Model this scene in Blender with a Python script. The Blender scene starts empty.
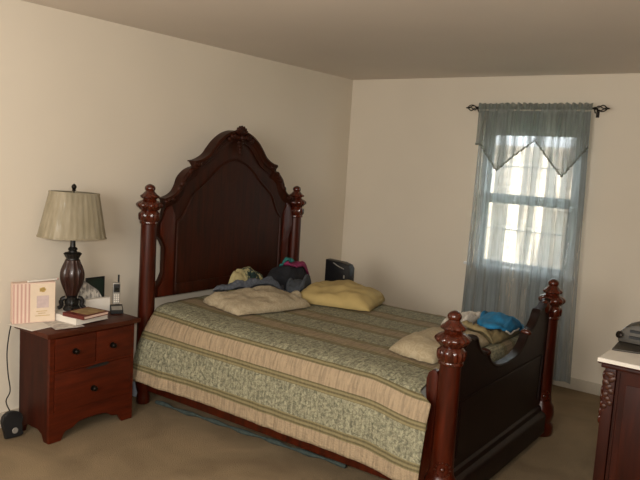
import bpy, bmesh, math, random
from mathutils import Vector, Matrix, noise
from mathutils.bvhtree import BVHTree

S = bpy.context.scene
C = S.collection
PI = math.pi


# ------------------------------------------------------------------ materials
def lin(h):
    h = h.lstrip('#')
    out = []
    for i in (0, 2, 4):
        c = int(h[i:i + 2], 16) / 255
        out.append(c / 12.92 if c <= .04045 else ((c + .055) / 1.055) ** 2.4)
    return (*out, 1)


class NT:
    def __init__(self, name):
        self.m = bpy.data.materials.new(name)
        self.m.use_nodes = True
        self.t = self.m.node_tree
        self.b = self.t.nodes['Principled BSDF']
        self.out = self.t.nodes['Material Output']

    def n(self, kind, **kw):
        nd = self.t.nodes.new(kind)
        for k, v in kw.items():
            if k in nd.inputs:
                nd.inputs[k].default_value = v
            else:
                setattr(nd, k, v)
        return nd

    def l(self, a, b):
        self.t.links.new(a, b)

    def coord(self, scale=(1, 1, 1), src='Object', rot=(0, 0, 0)):
        tc = self.n('ShaderNodeTexCoord')
        mp = self.n('ShaderNodeMapping')
        mp.inputs['Scale'].default_value = scale
        mp.inputs['Rotation'].default_value = rot
        self.l(tc.outputs[src], mp.inputs['Vector'])
        return mp.outputs['Vector']

    def ramp(self, fac, stops, interp='LINEAR'):
        r = self.n('ShaderNodeValToRGB')
        r.color_ramp.interpolation = interp
        e = r.color_ramp.elements
        while len(e) < len(stops):
            e.new(0.5)
        for el, (p, c) in zip(e, stops):
            el.position = p
            el.color = lin(c) if isinstance(c, str) else c
        self.l(fac, r.inputs['Fac'])
        return r.outputs['Color']

    def bump(self, h, strength=.3, dist=.01):
        b = self.n('ShaderNodeBump')
        b.inputs['Strength'].default_value = strength
        b.inputs['Distance'].default_value = dist
        self.l(h, b.inputs['Height'])
        self.l(b.outputs['Normal'], self.b.inputs['Normal'])

    def mix(self, fac, a, b, mode='MIX'):
        m = self.n('ShaderNodeMix', data_type='RGBA', blend_type=mode)
        for sock, v in ((m.inputs[0], fac), (m.inputs[6], a), (m.inputs[7], b)):
            if isinstance(v, (int, float)):
                sock.default_value = v
            elif isinstance(v, (str,)):
                sock.default_value = lin(v)
            else:
                self.l(v, sock)
        return m.outputs[2]


def plain(name, col, rough=.6, metal=0, var=.12, scale=30, coat=0, bump=0):
    t = NT(name)
    v = t.coord()
    nz = t.n('ShaderNodeTexNoise', Scale=scale, Detail=3.0)
    t.l(v, nz.inputs['Vector'])
    c = lin(col)
    lo = tuple(x * (1 - var) for x in c[:3]) + (1,)
    hi = tuple(min(1, x * (1 + var)) for x in c[:3]) + (1,)
    t.l(t.ramp(nz.outputs['Fac'], [(.3, lo), (.7, hi)]), t.b.inputs['Base Color'])
    t.b.inputs['Roughness'].default_value = rough
    t.b.inputs['Metallic'].default_value = metal
    t.b.inputs['Coat Weight'].default_value = coat
    if bump:
        t.bump(nz.outputs['Fac'], bump, .01)
    return t.m


def wood(name, lo, hi, rough=.32, axis='z', coat=.25, spec=.5):
    t = NT(name)
    sc = {'z': (14, 14, 1.6), 'x': (1.6, 14, 14), 'y': (14, 1.6, 14)}[axis]
    v = t.coord(sc)
    nz = t.n('ShaderNodeTexNoise', Scale=2.2, Detail=5.0, Distortion=.6)
    t.l(v, nz.inputs['Vector'])
    t.l(t.ramp(nz.outputs['Fac'], [(.3, lo), (.7, hi)]), t.b.inputs['Base Color'])
    t.b.inputs['Roughness'].default_value = rough
    t.b.inputs['Coat Weight'].default_value = coat
    t.b.inputs['Coat Roughness'].default_value = .15
    t.b.inputs['Specular IOR Level'].default_value = spec
    t.bump(nz.outputs['Fac'], .05, .004)
    return t.m


M = {}
M['mahogany'] = wood('dark mahogany', '#1e0b03', '#371406', .45, coat=.0, spec=.2)
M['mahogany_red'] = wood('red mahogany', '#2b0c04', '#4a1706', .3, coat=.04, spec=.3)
M['mahogany_carved'] = wood('carved mahogany', '#2e0e05', '#4e1a08', .2, coat=.3)
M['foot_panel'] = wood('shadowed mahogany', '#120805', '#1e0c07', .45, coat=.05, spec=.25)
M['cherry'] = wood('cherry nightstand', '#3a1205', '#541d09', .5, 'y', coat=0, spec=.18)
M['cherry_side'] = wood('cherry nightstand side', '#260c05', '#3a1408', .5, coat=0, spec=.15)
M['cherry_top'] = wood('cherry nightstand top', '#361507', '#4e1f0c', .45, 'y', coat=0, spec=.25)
M['dresser'] = wood('dresser mahogany', '#240b04', '#391306', .45, coat=0, spec=.2)
M['gilt'] = plain('gilded carving', '#3c1c0b', .45, .1, .45, 60)
M['dark_metal'] = plain('dark bronze', '#1b130c', .4, .7, .2, 40)
M['black_plastic'] = plain('black plastic', '#09090a', .6, 0, .1)
M['black_leather'] = plain('black leatherette', '#0e0e10', .45, 0, .25, 50, bump=.2)
M['paper'] = plain('white paper', '#d9d2c6', .8, 0, .04, 12)
M['white_card'] = plain('white card', '#d6cfc4', .7, 0, .05, 8)
M['lamp_brown'] = plain('bronzed brown resin', '#2c140f', .33, .1, .3, 25, coat=.3)
M['lamp_black'] = plain('blackened resin', '#0d0a08', .45, 0, .3, 25)
M['blue'] = plain('blue cotton', '#176c97', .8, 0, .2, 14, bump=.2)
M['denim'] = plain('grey blue denim', '#4d5159', .9, 0, .3, 60, bump=.3)
M['slate'] = plain('slate grey jersey', '#3d4146', .9, 0, .2, 30)
M['navy'] = plain('navy black cloth', '#14151b', .9, 0, .3, 30)
M['magenta'] = plain('magenta cloth', '#7c1c4a', .8, 0, .2, 30)
M['teal'] = plain('teal cloth', '#1f6a66', .8, 0, .2, 30)
M['white_cloth'] = plain('white lace cloth', '#bdb5a9', .9, 0, .15, 60, bump=.4)
M['tan_cloth'] = plain('tan blanket', '#857350', .9, 0, .18, 25, bump=.3)
M['khaki'] = plain('khaki cloth', '#7c6e4c', .9, 0, .2, 20, bump=.3)
M['pillow_yellow'] = plain('pale yellow cotton', '#ab9560', .9, 0, .1, 9, bump=.15)
M['sheet_teal'] = plain('grey teal sheet', '#3a4440', .9, 0, .3, 40, bump=.3)
M['mattress'] = plain('white ticking', '#cfc9bd', .9, 0, .05, 20)
M['grey_plastic'] = plain('grey plastic', '#67625a', .35, .3, .1, 20)
M['pewter'] = plain('pewter plastic', '#3b352b', .5, .2, .35, 14)
M['silver'] = plain('silver plastic', '#9a968e', .35, .4, .1)
M['screen'] = plain('phone screen', '#141917', .15, 0, .1)
M['bottle'] = plain('pale blue plastic', '#8b9099', .3, 0, .1, 10)
M['red_book'] = plain('maroon board', '#5c1d15', .5, 0, .15)
M['frame_white'] = plain('white window vinyl', '#d8d8d6', .4, 0, .03)
M['green_print'] = plain('dark green board', '#12211a', .4, 0, .4, 20)
M['base_paint'] = plain('white baseboard paint', '#b3a896', .5, 0, .03)
M['cord'] = plain('black rubber cord', '#0c0b0a', .5)


def wall_mat(name, col, var=.03):
    t = NT(name)
    v = t.coord()
    a = t.n('ShaderNodeTexNoise', Scale=1.1, Detail=2.0)
    b = t.n('ShaderNodeTexNoise', Scale=140.0, Detail=3.0)
    t.l(v, a.inputs['Vector'])
    t.l(v, b.inputs['Vector'])
    c = lin(col)
    t.l(t.ramp(a.outputs['Fac'], [(.3, tuple(x * (1 - var) for x in c[:3]) + (1,)),
                                  (.7, tuple(x * (1 + var) for x in c[:3]) + (1,))]), t.b.inputs['Base Color'])
    t.b.inputs['Roughness'].default_value = .75
    t.b.inputs['Specular IOR Level'].default_value = .25
    t.bump(b.outputs['Fac'], .08, .003)
    return t.m


M['wall'] = wall_mat('cream wall paint', '#d9cebc')
M['ceiling'] = wall_mat('ceiling paint', '#dacfc3')

# carpet
t = NT('beige carpet')
v = t.coord()
a = t.n('ShaderNodeTexNoise', Scale=2.4, Detail=4.0, Distortion=.8)
b = t.n('ShaderNodeTexNoise', Scale=190.0, Detail=4.0)
t.l(v, a.inputs['Vector'])
t.l(v, b.inputs['Vector'])
c1 = t.ramp(a.outputs['Fac'], [(.3, '#827058'), (.7, '#9d896c')])
c2 = t.ramp(b.outputs['Fac'], [(.3, '#8c8c8c'), (.7, '#ffffff')])
t.l(t.mix(.55, c1, c2, 'MULTIPLY'), t.b.inputs['Base Color'])
t.b.inputs['Roughness'].default_value = .95
t.b.inputs['Specular IOR Level'].default_value = .1
t.bump(b.outputs['Fac'], .6, .01)
M['carpet'] = t.m


# striped damask quilt: u runs down the drop and across the bed (in metres), v runs along the bed
def quilt_mat():
    t = NT('striped damask quilt')
    uv = t.n('ShaderNodeUVMap')
    sep = t.n('ShaderNodeSeparateXYZ')
    t.l(uv.outputs['UV'], sep.inputs['Vector'])
    # stripes as fraction of 2.9 m
    L = 2.9
    D, P_, O = '#88866c', '#a08c70', '#5f5538'
    st = [(0, P_), (.075, O), (.12, D), (.29, O), (.335, P_), (.432, O), (.472, D)]
    y = .69
    while y < 2.5:
        st += [(y, O), (y + .04, '#917f63'), (y + .145, O), (y + .185, D)]
        y += .395
    ma = t.n('ShaderNodeMath', operation='DIVIDE')
    t.l(sep.outputs['X'], ma.inputs[0])
    ma.inputs[1].default_value = L
    base = t.ramp(ma.outputs[0], [(p / L, c) for p, c in st], 'CONSTANT')
    # is damask band? (mask ramp)
    mask = t.ramp(ma.outputs[0], [(p / L, (1, 1, 1, 1) if c == D else (0, 0, 0, 1)) for p, c in st], 'CONSTANT')
    om = t.ramp(ma.outputs[0], [(p / L, (1, 1, 1, 1) if c == O else (0, 0, 0, 1)) for p, c in st], 'CONSTANT')
    # damask scrolls: warped noise contours
    mp = t.n('ShaderNodeMapping')
    t.l(uv.outputs['UV'], mp.inputs['Vector'])
    nz = t.n('ShaderNodeTexNoise', Scale=34.0, Detail=1.5, Distortion=1.6)
    t.l(mp.outputs['Vector'], nz.inputs['Vector'])
    sc = t.ramp(nz.outputs['Fac'], [(.38, (0, 0, 0, 1)), (.45, (1, 1, 1, 1)), (.52, (.1, .1, .1, 1)), (.58, (.9, .9, .9, 1)), (.66, (0, 0, 0, 1))])
    fac = t.n('ShaderNodeMath', operation='MULTIPLY')
    t.l(sc, fac.inputs[0])
    t.l(mask, fac.inputs[1])
    f2 = t.n('ShaderNodeMath', operation='MULTIPLY')
    t.l(fac.outputs[0], f2.inputs[0])
    f2.inputs[1].default_value = .75
    c = t.mix(f2.outputs[0], base, '#b3ad90')
    # darker leaf ground
    nz2 = t.n('ShaderNodeTexNoise', Scale=55.0, Detail=2.0, Distortion=.8)
    t.l(mp.outputs['Vector'], nz2.inputs['Vector'])
    d2 = t.ramp(nz2.outputs['Fac'], [(.35, '#a0a0a0'), (.6, '#ffffff')])
    mm = t.n('ShaderNodeMath', operation='MULTIPLY')
    t.l(mask, mm.inputs[0])
    mm.inputs[1].default_value = .8
    c = t.mix(mm.outputs[0], c, d2, 'MULTIPLY')
    nz6 = t.n('ShaderNodeTexNoise', Scale=1.0, Detail=2.0)
    mp6 = t.n('ShaderNodeMapping')
    mp6.inputs['Scale'].default_value = (9, 75, 1)
    t.l(uv.outputs['UV'], mp6.inputs['Vector'])
    t.l(mp6.outputs['Vector'], nz6.inputs['Vector'])
    c = t.mix(.7, c, t.ramp(nz6.outputs['Fac'], [(.35, '#c8c8c8'), (.6, '#ffffff')]), 'MULTIPLY')
    # fine pin stripes in the olive strips
    w = t.n('ShaderNodeTexWave', Scale=14.0, wave_type='BANDS', bands_direction='X')
    t.l(mp.outputs['Vector'], w.inputs['Vector'])
    wf = t.n('ShaderNodeMath', operation='MULTIPLY')
    t.l(w.outputs['Fac'], wf.inputs[0])
    t.l(om, wf.inputs[1])
    wf2 = t.n('ShaderNodeMath', operation='MULTIPLY')
    t.l(wf.outputs[0], wf2.inputs[0])
    wf2.inputs[1].default_value = .75
    c = t.mix(wf2.outputs[0], c, '#8f845f')
    t.l(c, t.b.inputs['Base Color'])
    t.b.inputs['Roughness'].default_value = .8
    # puckers across the stripes
    mp2 = t.n('ShaderNodeMapping')
    mp2.inputs['Scale'].default_value = (5, 38, 1)
    t.l(uv.outputs['UV'], mp2.inputs['Vector'])
    nz3 = t.n('ShaderNodeTexNoise', Scale=1.0, Detail=3.0, Distortion=.3)
    t.l(mp2.outputs['Vector'], nz3.inputs['Vector'])
    ad = t.n('ShaderNodeMath', operation='ADD')
    t.l(nz3.outputs['Fac'], ad.inputs[0])
    t.l(nz2.outputs['Fac'], ad.inputs[1])
    t.bump(ad.outputs[0], .55, .012)
    return t.m


M['quilt'] = quilt_mat()

# quilted pillow sham with a faint damask
def sham(name, c0, c1, scale=24):
    t = NT(name)
    v = t.coord()
    nz = t.n('ShaderNodeTexNoise', Scale=scale, Detail=2.0, Distortion=1.5)
    t.l(v, nz.inputs['Vector'])
    t.l(t.ramp(nz.outputs['Fac'], [(.4, c0), (.5, c1), (.58, c0)]), t.b.inputs['Base Color'])
    t.b.inputs['Roughness'].default_value = .9
    t.bump(nz.outputs['Fac'], .3, .006)
    return t.m


M['sham'] = sham('cream damask sham', '#9c8d72', '#ab9d83')
M['cushion'] = sham('beige cushion', '#9b8c6f', '#a99b80')
t = NT('cream shirt with dark leafy print')
v = t.coord()
nz = t.n('ShaderNodeTexNoise', Scale=30.0, Detail=2.0, Distortion=1.0)
t.l(v, nz.inputs['Vector'])
pc = t.ramp(nz.outputs['Fac'], [(0, '#10231f'), (.47, '#1f3c36'), (.53, '#8d855f')], 'CONSTANT')
ln = t.n('ShaderNodeVectorMath', operation='LENGTH')
v2 = t.coord((9, 6.5, 2))
ofs = t.n('ShaderNodeVectorMath', operation='SUBTRACT')
t.l(v2, ofs.inputs[0])
ofs.inputs[1].default_value = (.25, .35, 0)
t.l(ofs.outputs[0], ln.inputs[0])
mk = t.ramp(ln.outputs['Value'], [(.75, (1, 1, 1, 1)), (.85, (0, 0, 0, 1))])
t.l(t.mix(mk, '#a1956a', pc), t.b.inputs['Base Color'])
t.b.inputs['Roughness'].default_value = .9
M['print'] = t.m


# newsprint: faint grey columns
def printed(name, ground, ink, sx, sy):
    t = NT(name)
    v = t.coord((sx, sy, sx))
    nz = t.n('ShaderNodeTexNoise', Scale=1.0, Detail=2.0)
    t.l(v, nz.inputs['Vector'])
    t.l(t.ramp(nz.outputs['Fac'], [(.42, ground), (.56, ink)]), t.b.inputs['Base Color'])
    t.b.inputs['Roughness'].default_value = .8
    return t.m


M['newsprint'] = printed('grey print on paper', '#c9c3b8', '#7f7b76', 22, 40)
M['sheet_print'] = printed('faint print on paper', '#cfc7bb', '#a89f97', 60, 20)
M['tan_cover'] = printed('tan book cover', '#9d8458', '#8a6f48', 18, 18)
M['pink_card'] = plain('blush card', '#d8bcab', .6, 0, .03)
M['pink_front'] = plain('cream pink card', '#dcc8b0', .6, 0, .03)
M['lilac'] = plain('lilac print', '#c6b1ac', .6, 0, .08, 60)
M['yellow_print'] = plain('yellow flower print', '#b99a56', .6, 0, .2, 80)
t = NT('pink striped spine')
v = t.coord((1, 1, 1))
w = t.n('ShaderNodeTexWave', Scale=16.0, wave_type='BANDS', bands_direction='Y')
t.l(v, w.inputs['Vector'])
t.l(t.ramp(w.outputs['Fac'], [(.35, '#c29a8d'), (.6, '#dcc4b2')]), t.b.inputs['Base Color'])
M['pink_stripe'] = t.m

# shade: pleated fabric under clear wrap
t = NT('pleated taupe shade fabric')
v = t.coord((1, 1, .15))
nz = t.n('ShaderNodeTexNoise', Scale=40.0, Detail=3.0)
t.l(v, nz.inputs['Vector'])
t.l(t.ramp(nz.outputs['Fac'], [(.3, '#857b63'), (.7, '#9b9079')]), t.b.inputs['Base Color'])
t.b.inputs['Roughness'].default_value = .75
t.b.inputs['Coat Weight'].default_value = .3
t.b.inputs['Coat Roughness'].default_value = .08
v2 = t.coord((1, 1, .35))
nz2 = t.n('ShaderNodeTexNoise', Scale=16.0, Detail=3.0, Distortion=1.2)
t.l(v2, nz2.inputs['Vector'])
bp = t.n('ShaderNodeBump', Strength=.6, Distance=.02)
t.l(nz2.outputs['Fac'], bp.inputs['Height'])
t.l(bp.outputs['Normal'], t.b.inputs['Coat Normal'])
t.bump(nz.outputs['Fac'], .4, .004)
M['shade'] = t.m


# sheer curtain
def sheer(name, col, opacity, transl=.5):
    t = NT(name)
    t.t.nodes.remove(t.b)
    v = t.coord((1, 1, .08))
    nz = t.n('ShaderNodeTexNoise', Scale=60.0, Detail=3.0)
    t.l(v, nz.inputs['Vector'])
    c = lin(col)
    colr = t.ramp(nz.outputs['Fac'], [(.3, tuple(x * .85 for x in c[:3]) + (1,)), (.7, tuple(x * 1.1 for x in c[:3]) + (1,))])
    df = t.n('ShaderNodeBsdfDiffuse')
    tl = t.n('ShaderNodeBsdfTranslucent')
    t.l(colr, df.inputs['Color'])
    t.l(colr, tl.inputs['Color'])
    m1 = t.n('ShaderNodeMixShader', Fac=transl)
    t.l(df.outputs[0], m1.inputs[1])
    t.l(tl.outputs[0], m1.inputs[2])
    tr = t.n('ShaderNodeBsdfTransparent', Color=(.97, .97, .97, 1))
    m2 = t.n('ShaderNodeMixShader')
    nz5 = t.n('ShaderNodeTexNoise', Scale=11.0, Detail=2.0)
    t.l(t.coord((1, .2, .05)), nz5.inputs['Vector'])
    lo, hi = opacity - .30, min(.95, opacity + .09)
    t.l(t.ramp(nz5.outputs['Fac'], [(.42, (lo, lo, lo, 1)), (.53, (hi, hi, hi, 1))]), m2.inputs['Fac'])
    t.l(tr.outputs[0], m2.inputs[1])
    t.l(m1.outputs[0], m2.inputs[2])
    t.l(m2.outputs[0], t.out.inputs['Surface'])
    return t.m


M['sheer'] = sheer('grey green sheer', '#939b9c', .82, .3)
M['sheer_val'] = sheer('grey green sheer valance', '#969c98', .66, .3)
M['sheer_trim'] = sheer('valance trim', '#8d928a', .9, .3)

t = NT('window glass')
t.t.nodes.remove(t.b)
tr = t.n('ShaderNodeBsdfTransparent', Color=(.93, .96, .97, 1))
gl = t.n('ShaderNodeBsdfGlossy', Roughness=.03)
mx = t.n('ShaderNodeMixShader', Fac=.06)
t.l(tr.outputs[0], mx.inputs[1])
t.l(gl.outputs[0], mx.inputs[2])
t.l(mx.outputs[0], t.out.inputs['Surface'])
M['glass'] = t.m
t = NT('house siding outside')
v = t.coord((1, 1, 1))
w = t.n('ShaderNodeTexWave', Scale=2.2, wave_type='BANDS', bands_direction='Z', wave_profile='SAW')
t.l(v, w.inputs['Vector'])
t.l(t.ramp(w.outputs['Fac'], [(0, '#d2b8a0'), (1, '#eed9c4')]), t.b.inputs['Base Color'])
M['siding'] = t.m
M['ground'] = plain('outdoor lawn', '#7f8f66', .9, 0, .2, 3)


# ------------------------------------------------------------------ mesh helpers
def bx(bm, x0, x1, y0, y1, z0, z1, bev=0):
    r = bmesh.ops.create_cube(bm, size=1)
    for v in r['verts']:
        v.co = Vector(((x0 + x1) / 2 + v.co.x * (x1 - x0), (y0 + y1) / 2 + v.co.y * (y1 - y0), (z0 + z1) / 2 + v.co.z * (z1 - z0)))
    if bev:
        es = list({e for v in r['verts'] for e in v.link_edges})
        bmesh.ops.bevel(bm, geom=es, offset=bev, segments=2, profile=.6, affect='EDGES')
    return bm


def box(x0, x1, y0, y1, z0, z1, bev=0):
    return bx(bmesh.new(), x0, x1, y0, y1, z0, z1, bev)


def lathe(bm, prof, cx=0, cy=0, seg=32, flute=None, caps=True, sx=1, sy=1):
    """prof: (r, z) list; flute: f(r, z, angle) -> r"""
    rings = []
    for r, z in prof:
        ring = []
        for k in range(seg):
            a = 2 * PI * k / seg
            rr = flute(r, z, a) if flute else r
            ring.append(bm.verts.new((cx + rr * math.cos(a) * sx, cy + rr * math.sin(a) * sy, z)))
        rings.append(ring)
    for i in range(len(rings) - 1):
        for k in range(seg):
            bm.faces.new((rings[i][k], rings[i][(k + 1) % seg], rings[i + 1][(k + 1) % seg], rings[i + 1][k]))
    if caps:
        bm.faces.new(list(reversed(rings[0])))
        bm.faces.new(rings[-1])
    return bm


def tube(bm, pts, r, seg=8, closed=False):
    pts = [Vector(p) for p in pts]
    n = len(pts)
    rings = []
    for i, p in enumerate(pts):
        a = pts[i - 1] if i > 0 or closed else pts[i]
        b = pts[(i + 1) % n] if i < n - 1 or closed else pts[i]
        d = (b - a).normalized()
        up = Vector((0, 0, 1)) if abs(d.z) < .9 else Vector((1, 0, 0))
        s = d.cross(up).normalized()
        u = s.cross(d)
        rr = r(i / (n - 1)) if callable(r) else r
        rings.append([bm.verts.new(p + (s * math.cos(2 * PI * k / seg) + u * math.sin(2 * PI * k / seg)) * rr) for k in range(seg)])
    m = n if closed else n - 1
    for i in range(m):
        A, B = rings[i], rings[(i + 1) % n]
        for k in range(seg):
            bm.faces.new((A[k], A[(k + 1) % seg], B[(k + 1) % seg], B[k]))
    if not closed:
        bm.faces.new(list(reversed(rings[0])))
        bm.faces.new(rings[-1])
    return bm


def spline(pts, n=6):
    """Catmull-Rom through the points."""
    out = []
    P = [Vector(p) for p in pts]
    for i in range(len(P) - 1):
        p0 = P[i - 1] if i else P[0] * 2 - P[1]
        p1, p2 = P[i], P[i + 1]
        p3 = P[i + 2] if i + 2 < len(P) else P[-1] * 2 - P[-2]
        for k in range(n):
            t = k / n
            out.append(.5 * ((2 * p1) + (p2 - p0) * t + (2 * p0 - 5 * p1 + 4 * p2 - p3) * t * t + (3 * p1 - p0 - 3 * p2 + p3) * t ** 3))
    out.append(P[-1])
    return out


def prism(bm, outline, x0, x1, bev=0, axis='x'):
    """extrude an outline (a, b) along an axis: x -> (y, z); y -> (x, z); z -> (x, y)"""
    def mk(a, b, h):
        return {'x': (h, a, b), 'y': (a, h, b), 'z': (a, b, h)}[axis]
    A = [bm.verts.new(mk(a, b, x0)) for a, b in outline]
    B = [bm.verts.new(mk(a, b, x1)) for a, b in outline]
    f1 = bm.faces.new(A)
    f2 = bm.faces.new(list(reversed(B)))
    n = len(A)
    for i in range(n):
        bm.faces.new((A[i], B[i], B[(i + 1) % n], A[(i + 1) % n]))
    if bev:
        es = [e for f in (f1, f2) for e in f.edges]
        bmesh.ops.bevel(bm, geom=es, offset=bev, segments=2, profile=.6, affect='EDGES', clamp_overlap=True)
    bmesh.ops.recalc_face_normals(bm, faces=bm.faces[:])
    big = [f for f in bm.faces if len(f.verts) > 4]
    if big:
        bmesh.ops.triangulate(bm, faces=big, ngon_method='EAR_CLIP')
    return bm


def sweep(bm, path, section, closed=False):
    """path: (y, z) points in a plane of constant x; section: (offset along left normal, x) points, closed loop"""
    n = len(path)
    P = [Vector((p[0], p[1])) for p in path]
    rings = []
    for i in range(n):
        a = P[i - 1] if i else P[0]
        b = P[i + 1] if i < n - 1 else P[-1]
        d = (b - a).normalized()
        nn = Vector((-d.y, d.x))
        rings.append([bm.verts.new((x, P[i].x + nn.x * o, P[i].y + nn.y * o)) for o, x in section])
    m = len(section)
    for i in range(n - 1):
        for k in range(m):
            bm.faces.new((rings[i][k], rings[i][(k + 1) % m], rings[i + 1][(k + 1) % m], rings[i + 1][k]))
    bm.faces.new(list(reversed(rings[0])))
    bm.faces.new(rings[-1])
    bmesh.ops.recalc_face_normals(bm, faces=bm.faces[:])
    return bm


def ball(bm, c, r, sub=2, rot=None):
    q = bmesh.ops.create_icosphere(bm, subdivisions=sub, radius=1)
    for v in q['verts']:
        p = Vector((v.co.x * r[0], v.co.y * r[1], v.co.z * r[2]))
        if rot:
            p = Matrix.Rotation(rot[1], 3, rot[0]) @ p
        v.co = p + Vector(c)
    return bm


ROOT = {}


def obj(name, bm, mat, parent=None, smooth=True, angle=40, bevel=0):
    vs = bm.verts
    lo = Vector([min(v.co[i] for v in vs) for i in range(3)])
    hi = Vector([max(v.co[i] for v in vs) for i in range(3)])
    c = Vector(((lo.x + hi.x) / 2, (lo.y + hi.y) / 2, lo.z))
    bmesh.ops.translate(bm, verts=vs, vec=-c)
    me = bpy.data.meshes.new(name)
    bm.normal_update()
    bm.to_mesh(me)
    bm.free()
    for m in (mat if isinstance(mat, (list, tuple)) else [mat]):
        me.materials.append(M[m])
    if smooth:
        me.shade_smooth()
        try:
            me.set_sharp_from_angle(angle=math.radians(angle))
        except Exception:
            pass
    o = bpy.data.objects.new(name, me)
    C.objects.link(o)
    o.location = c - (ROOT[parent.name] if parent else Vector())
    ROOT[o.name] = c
    if parent:
        o.parent = parent
    return o


def tag(o, label, cat, group=None):
    o['label'] = label
    o['category'] = cat
    if group:
        o['group'] = group
    return o


def thing(name, label, cat, loc, group=None):
    o = bpy.data.objects.new(name, None)
    o.empty_display_size = .1
    C.objects.link(o)
    o.location = loc
    ROOT[o.name] = Vector(loc)
    return tag(o, label, cat, group)


def struct(name, bm, mat, parent=None, **kw):
    o = obj(name, bm, mat, parent, **kw)
    if parent is None:
        o['kind'] = 'structure'
    return o


def rotz(bm, a, c):
    bmesh.ops.rotate(bm, verts=bm.verts, cent=Vector(c), matrix=Matrix.Rotation(a, 3, 'Z'))
    return bm


def rot(bm, a, ax, c):
    bmesh.ops.rotate(bm, verts=bm.verts, cent=Vector(c), matrix=Matrix.Rotation(a, 3, ax))
    return bm


# ------------------------------------------------------------------ the room
H = 2.44
struct('floor', box(-.15, 4.9, -6.7, .15, -.1, 0), 'carpet')
struct('ceiling', box(-.15, 4.9, -6.7, .15, H, H + .1), 'ceiling')
struct('wall_left', box(-.15, 0, -6.7, .15, 0, H), 'wall')
WX0, WX1, WZ0, WZ1 = 1.355, 2.165, .885, 2.05
bm = bmesh.new()
bx(bm, 0, WX0, 0, .15, 0, H)
bx(bm, WX1, 3.75, 0, .15, 0, H)
bx(bm, WX0, WX1, 0, .15, 0, WZ0)
bx(bm, WX0, WX1, 0, .15, WZ1, H)
struct('wall_back', bm, 'wall')
bm = bmesh.new()
bx(bm, 3.6, 3.75, -3.3, 0, 0, H)
bx(bm, 3.75, 4.9, -3.3, -3.15, 0, H)
struct('wall_right', bm, 'wall')
struct('wall_right_entry', box(4.75, 4.9, -6.7, -3.3, 0, H), 'wall')
struct('wall_front', box(0, 4.75, -6.7, -6.55, 0, H), 'wall')


def baseboard(name, pts, h=.09, d=.014):
    x0, x1, y0, y1 = pts
    bm = box(x0, x1, y0, y1, 0, h, .003)
    return struct(name, bm, 'base_paint')


baseboard('baseboard_left', (0, .014, -6.5, -.014))
baseboard('baseboard_back', (0, 3.6, -.014, 0))

# window: white double-hung with a grille bar across each sash
bm = bmesh.new()
bx(bm, WX0, WX0 + .035, .03, .13, WZ0, WZ1)
bx(bm, WX1 - .035, WX1, .03, .13, WZ0, WZ1)
bx(bm, WX0 + .035, WX1 - .035, .03, .13, WZ0, WZ0 + .012)
bx(bm, WX0 + .035, WX1 - .035, .03, .13, WZ1 - .035, WZ1)
win = struct('window_1', bm, 'frame_white')


def sash(name, z0, z1, y):
    bm = bmesh.new()
    a, b = WX0 + .036, WX1 - .036
    bx(bm, a, a + .035, y, y + .03, z0, z1)
    bx(bm, b - .035, b, y, y + .03, z0, z1)
    bx(bm, a + .035, b - .035, y, y + .03, z0, z0 + (.022 if z0 < 1 else .045))
    bx(bm, a + .035, b - .035, y, y + .03, z1 - (.08 if z1 < 1.6 else .045), z1)
    zm = (z0 + z1) / 2
    bx(bm, a + .035, b - .035, y + .01, y + .02, zm - .004, zm + .004)
    s = obj(name, bm, 'frame_white', win)
    obj('pane', box(a + .034, b - .034, y + .012, y + .016, z0 + (.021 if z0 < 1 else .044), z1 - (.079 if z1 < 1.6 else .044)), 'glass', s)
    return s


sash('lower_sash', WZ0 + .013, 1.485, .045)
sash('upper_sash', 1.415, WZ1 - .036, .08)
bm = box(1.29, 2.235, -.035, .03, WZ0 - .022, WZ0 - .001, .004)
obj('window_sill', bm, 'frame_white', win)

# outside: lawn and the neighbour's siding, only guessed at through the sheer
struct('ground_outside', box(-8, 12, .3, 14, -1.2, -1.0), 'ground')
struct('exterior_wall', box(-4, 8, 6.5, 6.7, -1.0, 2.15), 'siding')

# ------------------------------------------------------------------ the bed
HPX, HPY0, HPY1 = .245, -2.572, -1.066
FPX, FPY0, FPY1 = 2.391, -2.545, -1.105
bed = thing('bed', 'carved mahogany four-poster bed with tall arched headboard against the wall', 'bed', (1.3, -1.82, 0))


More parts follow.
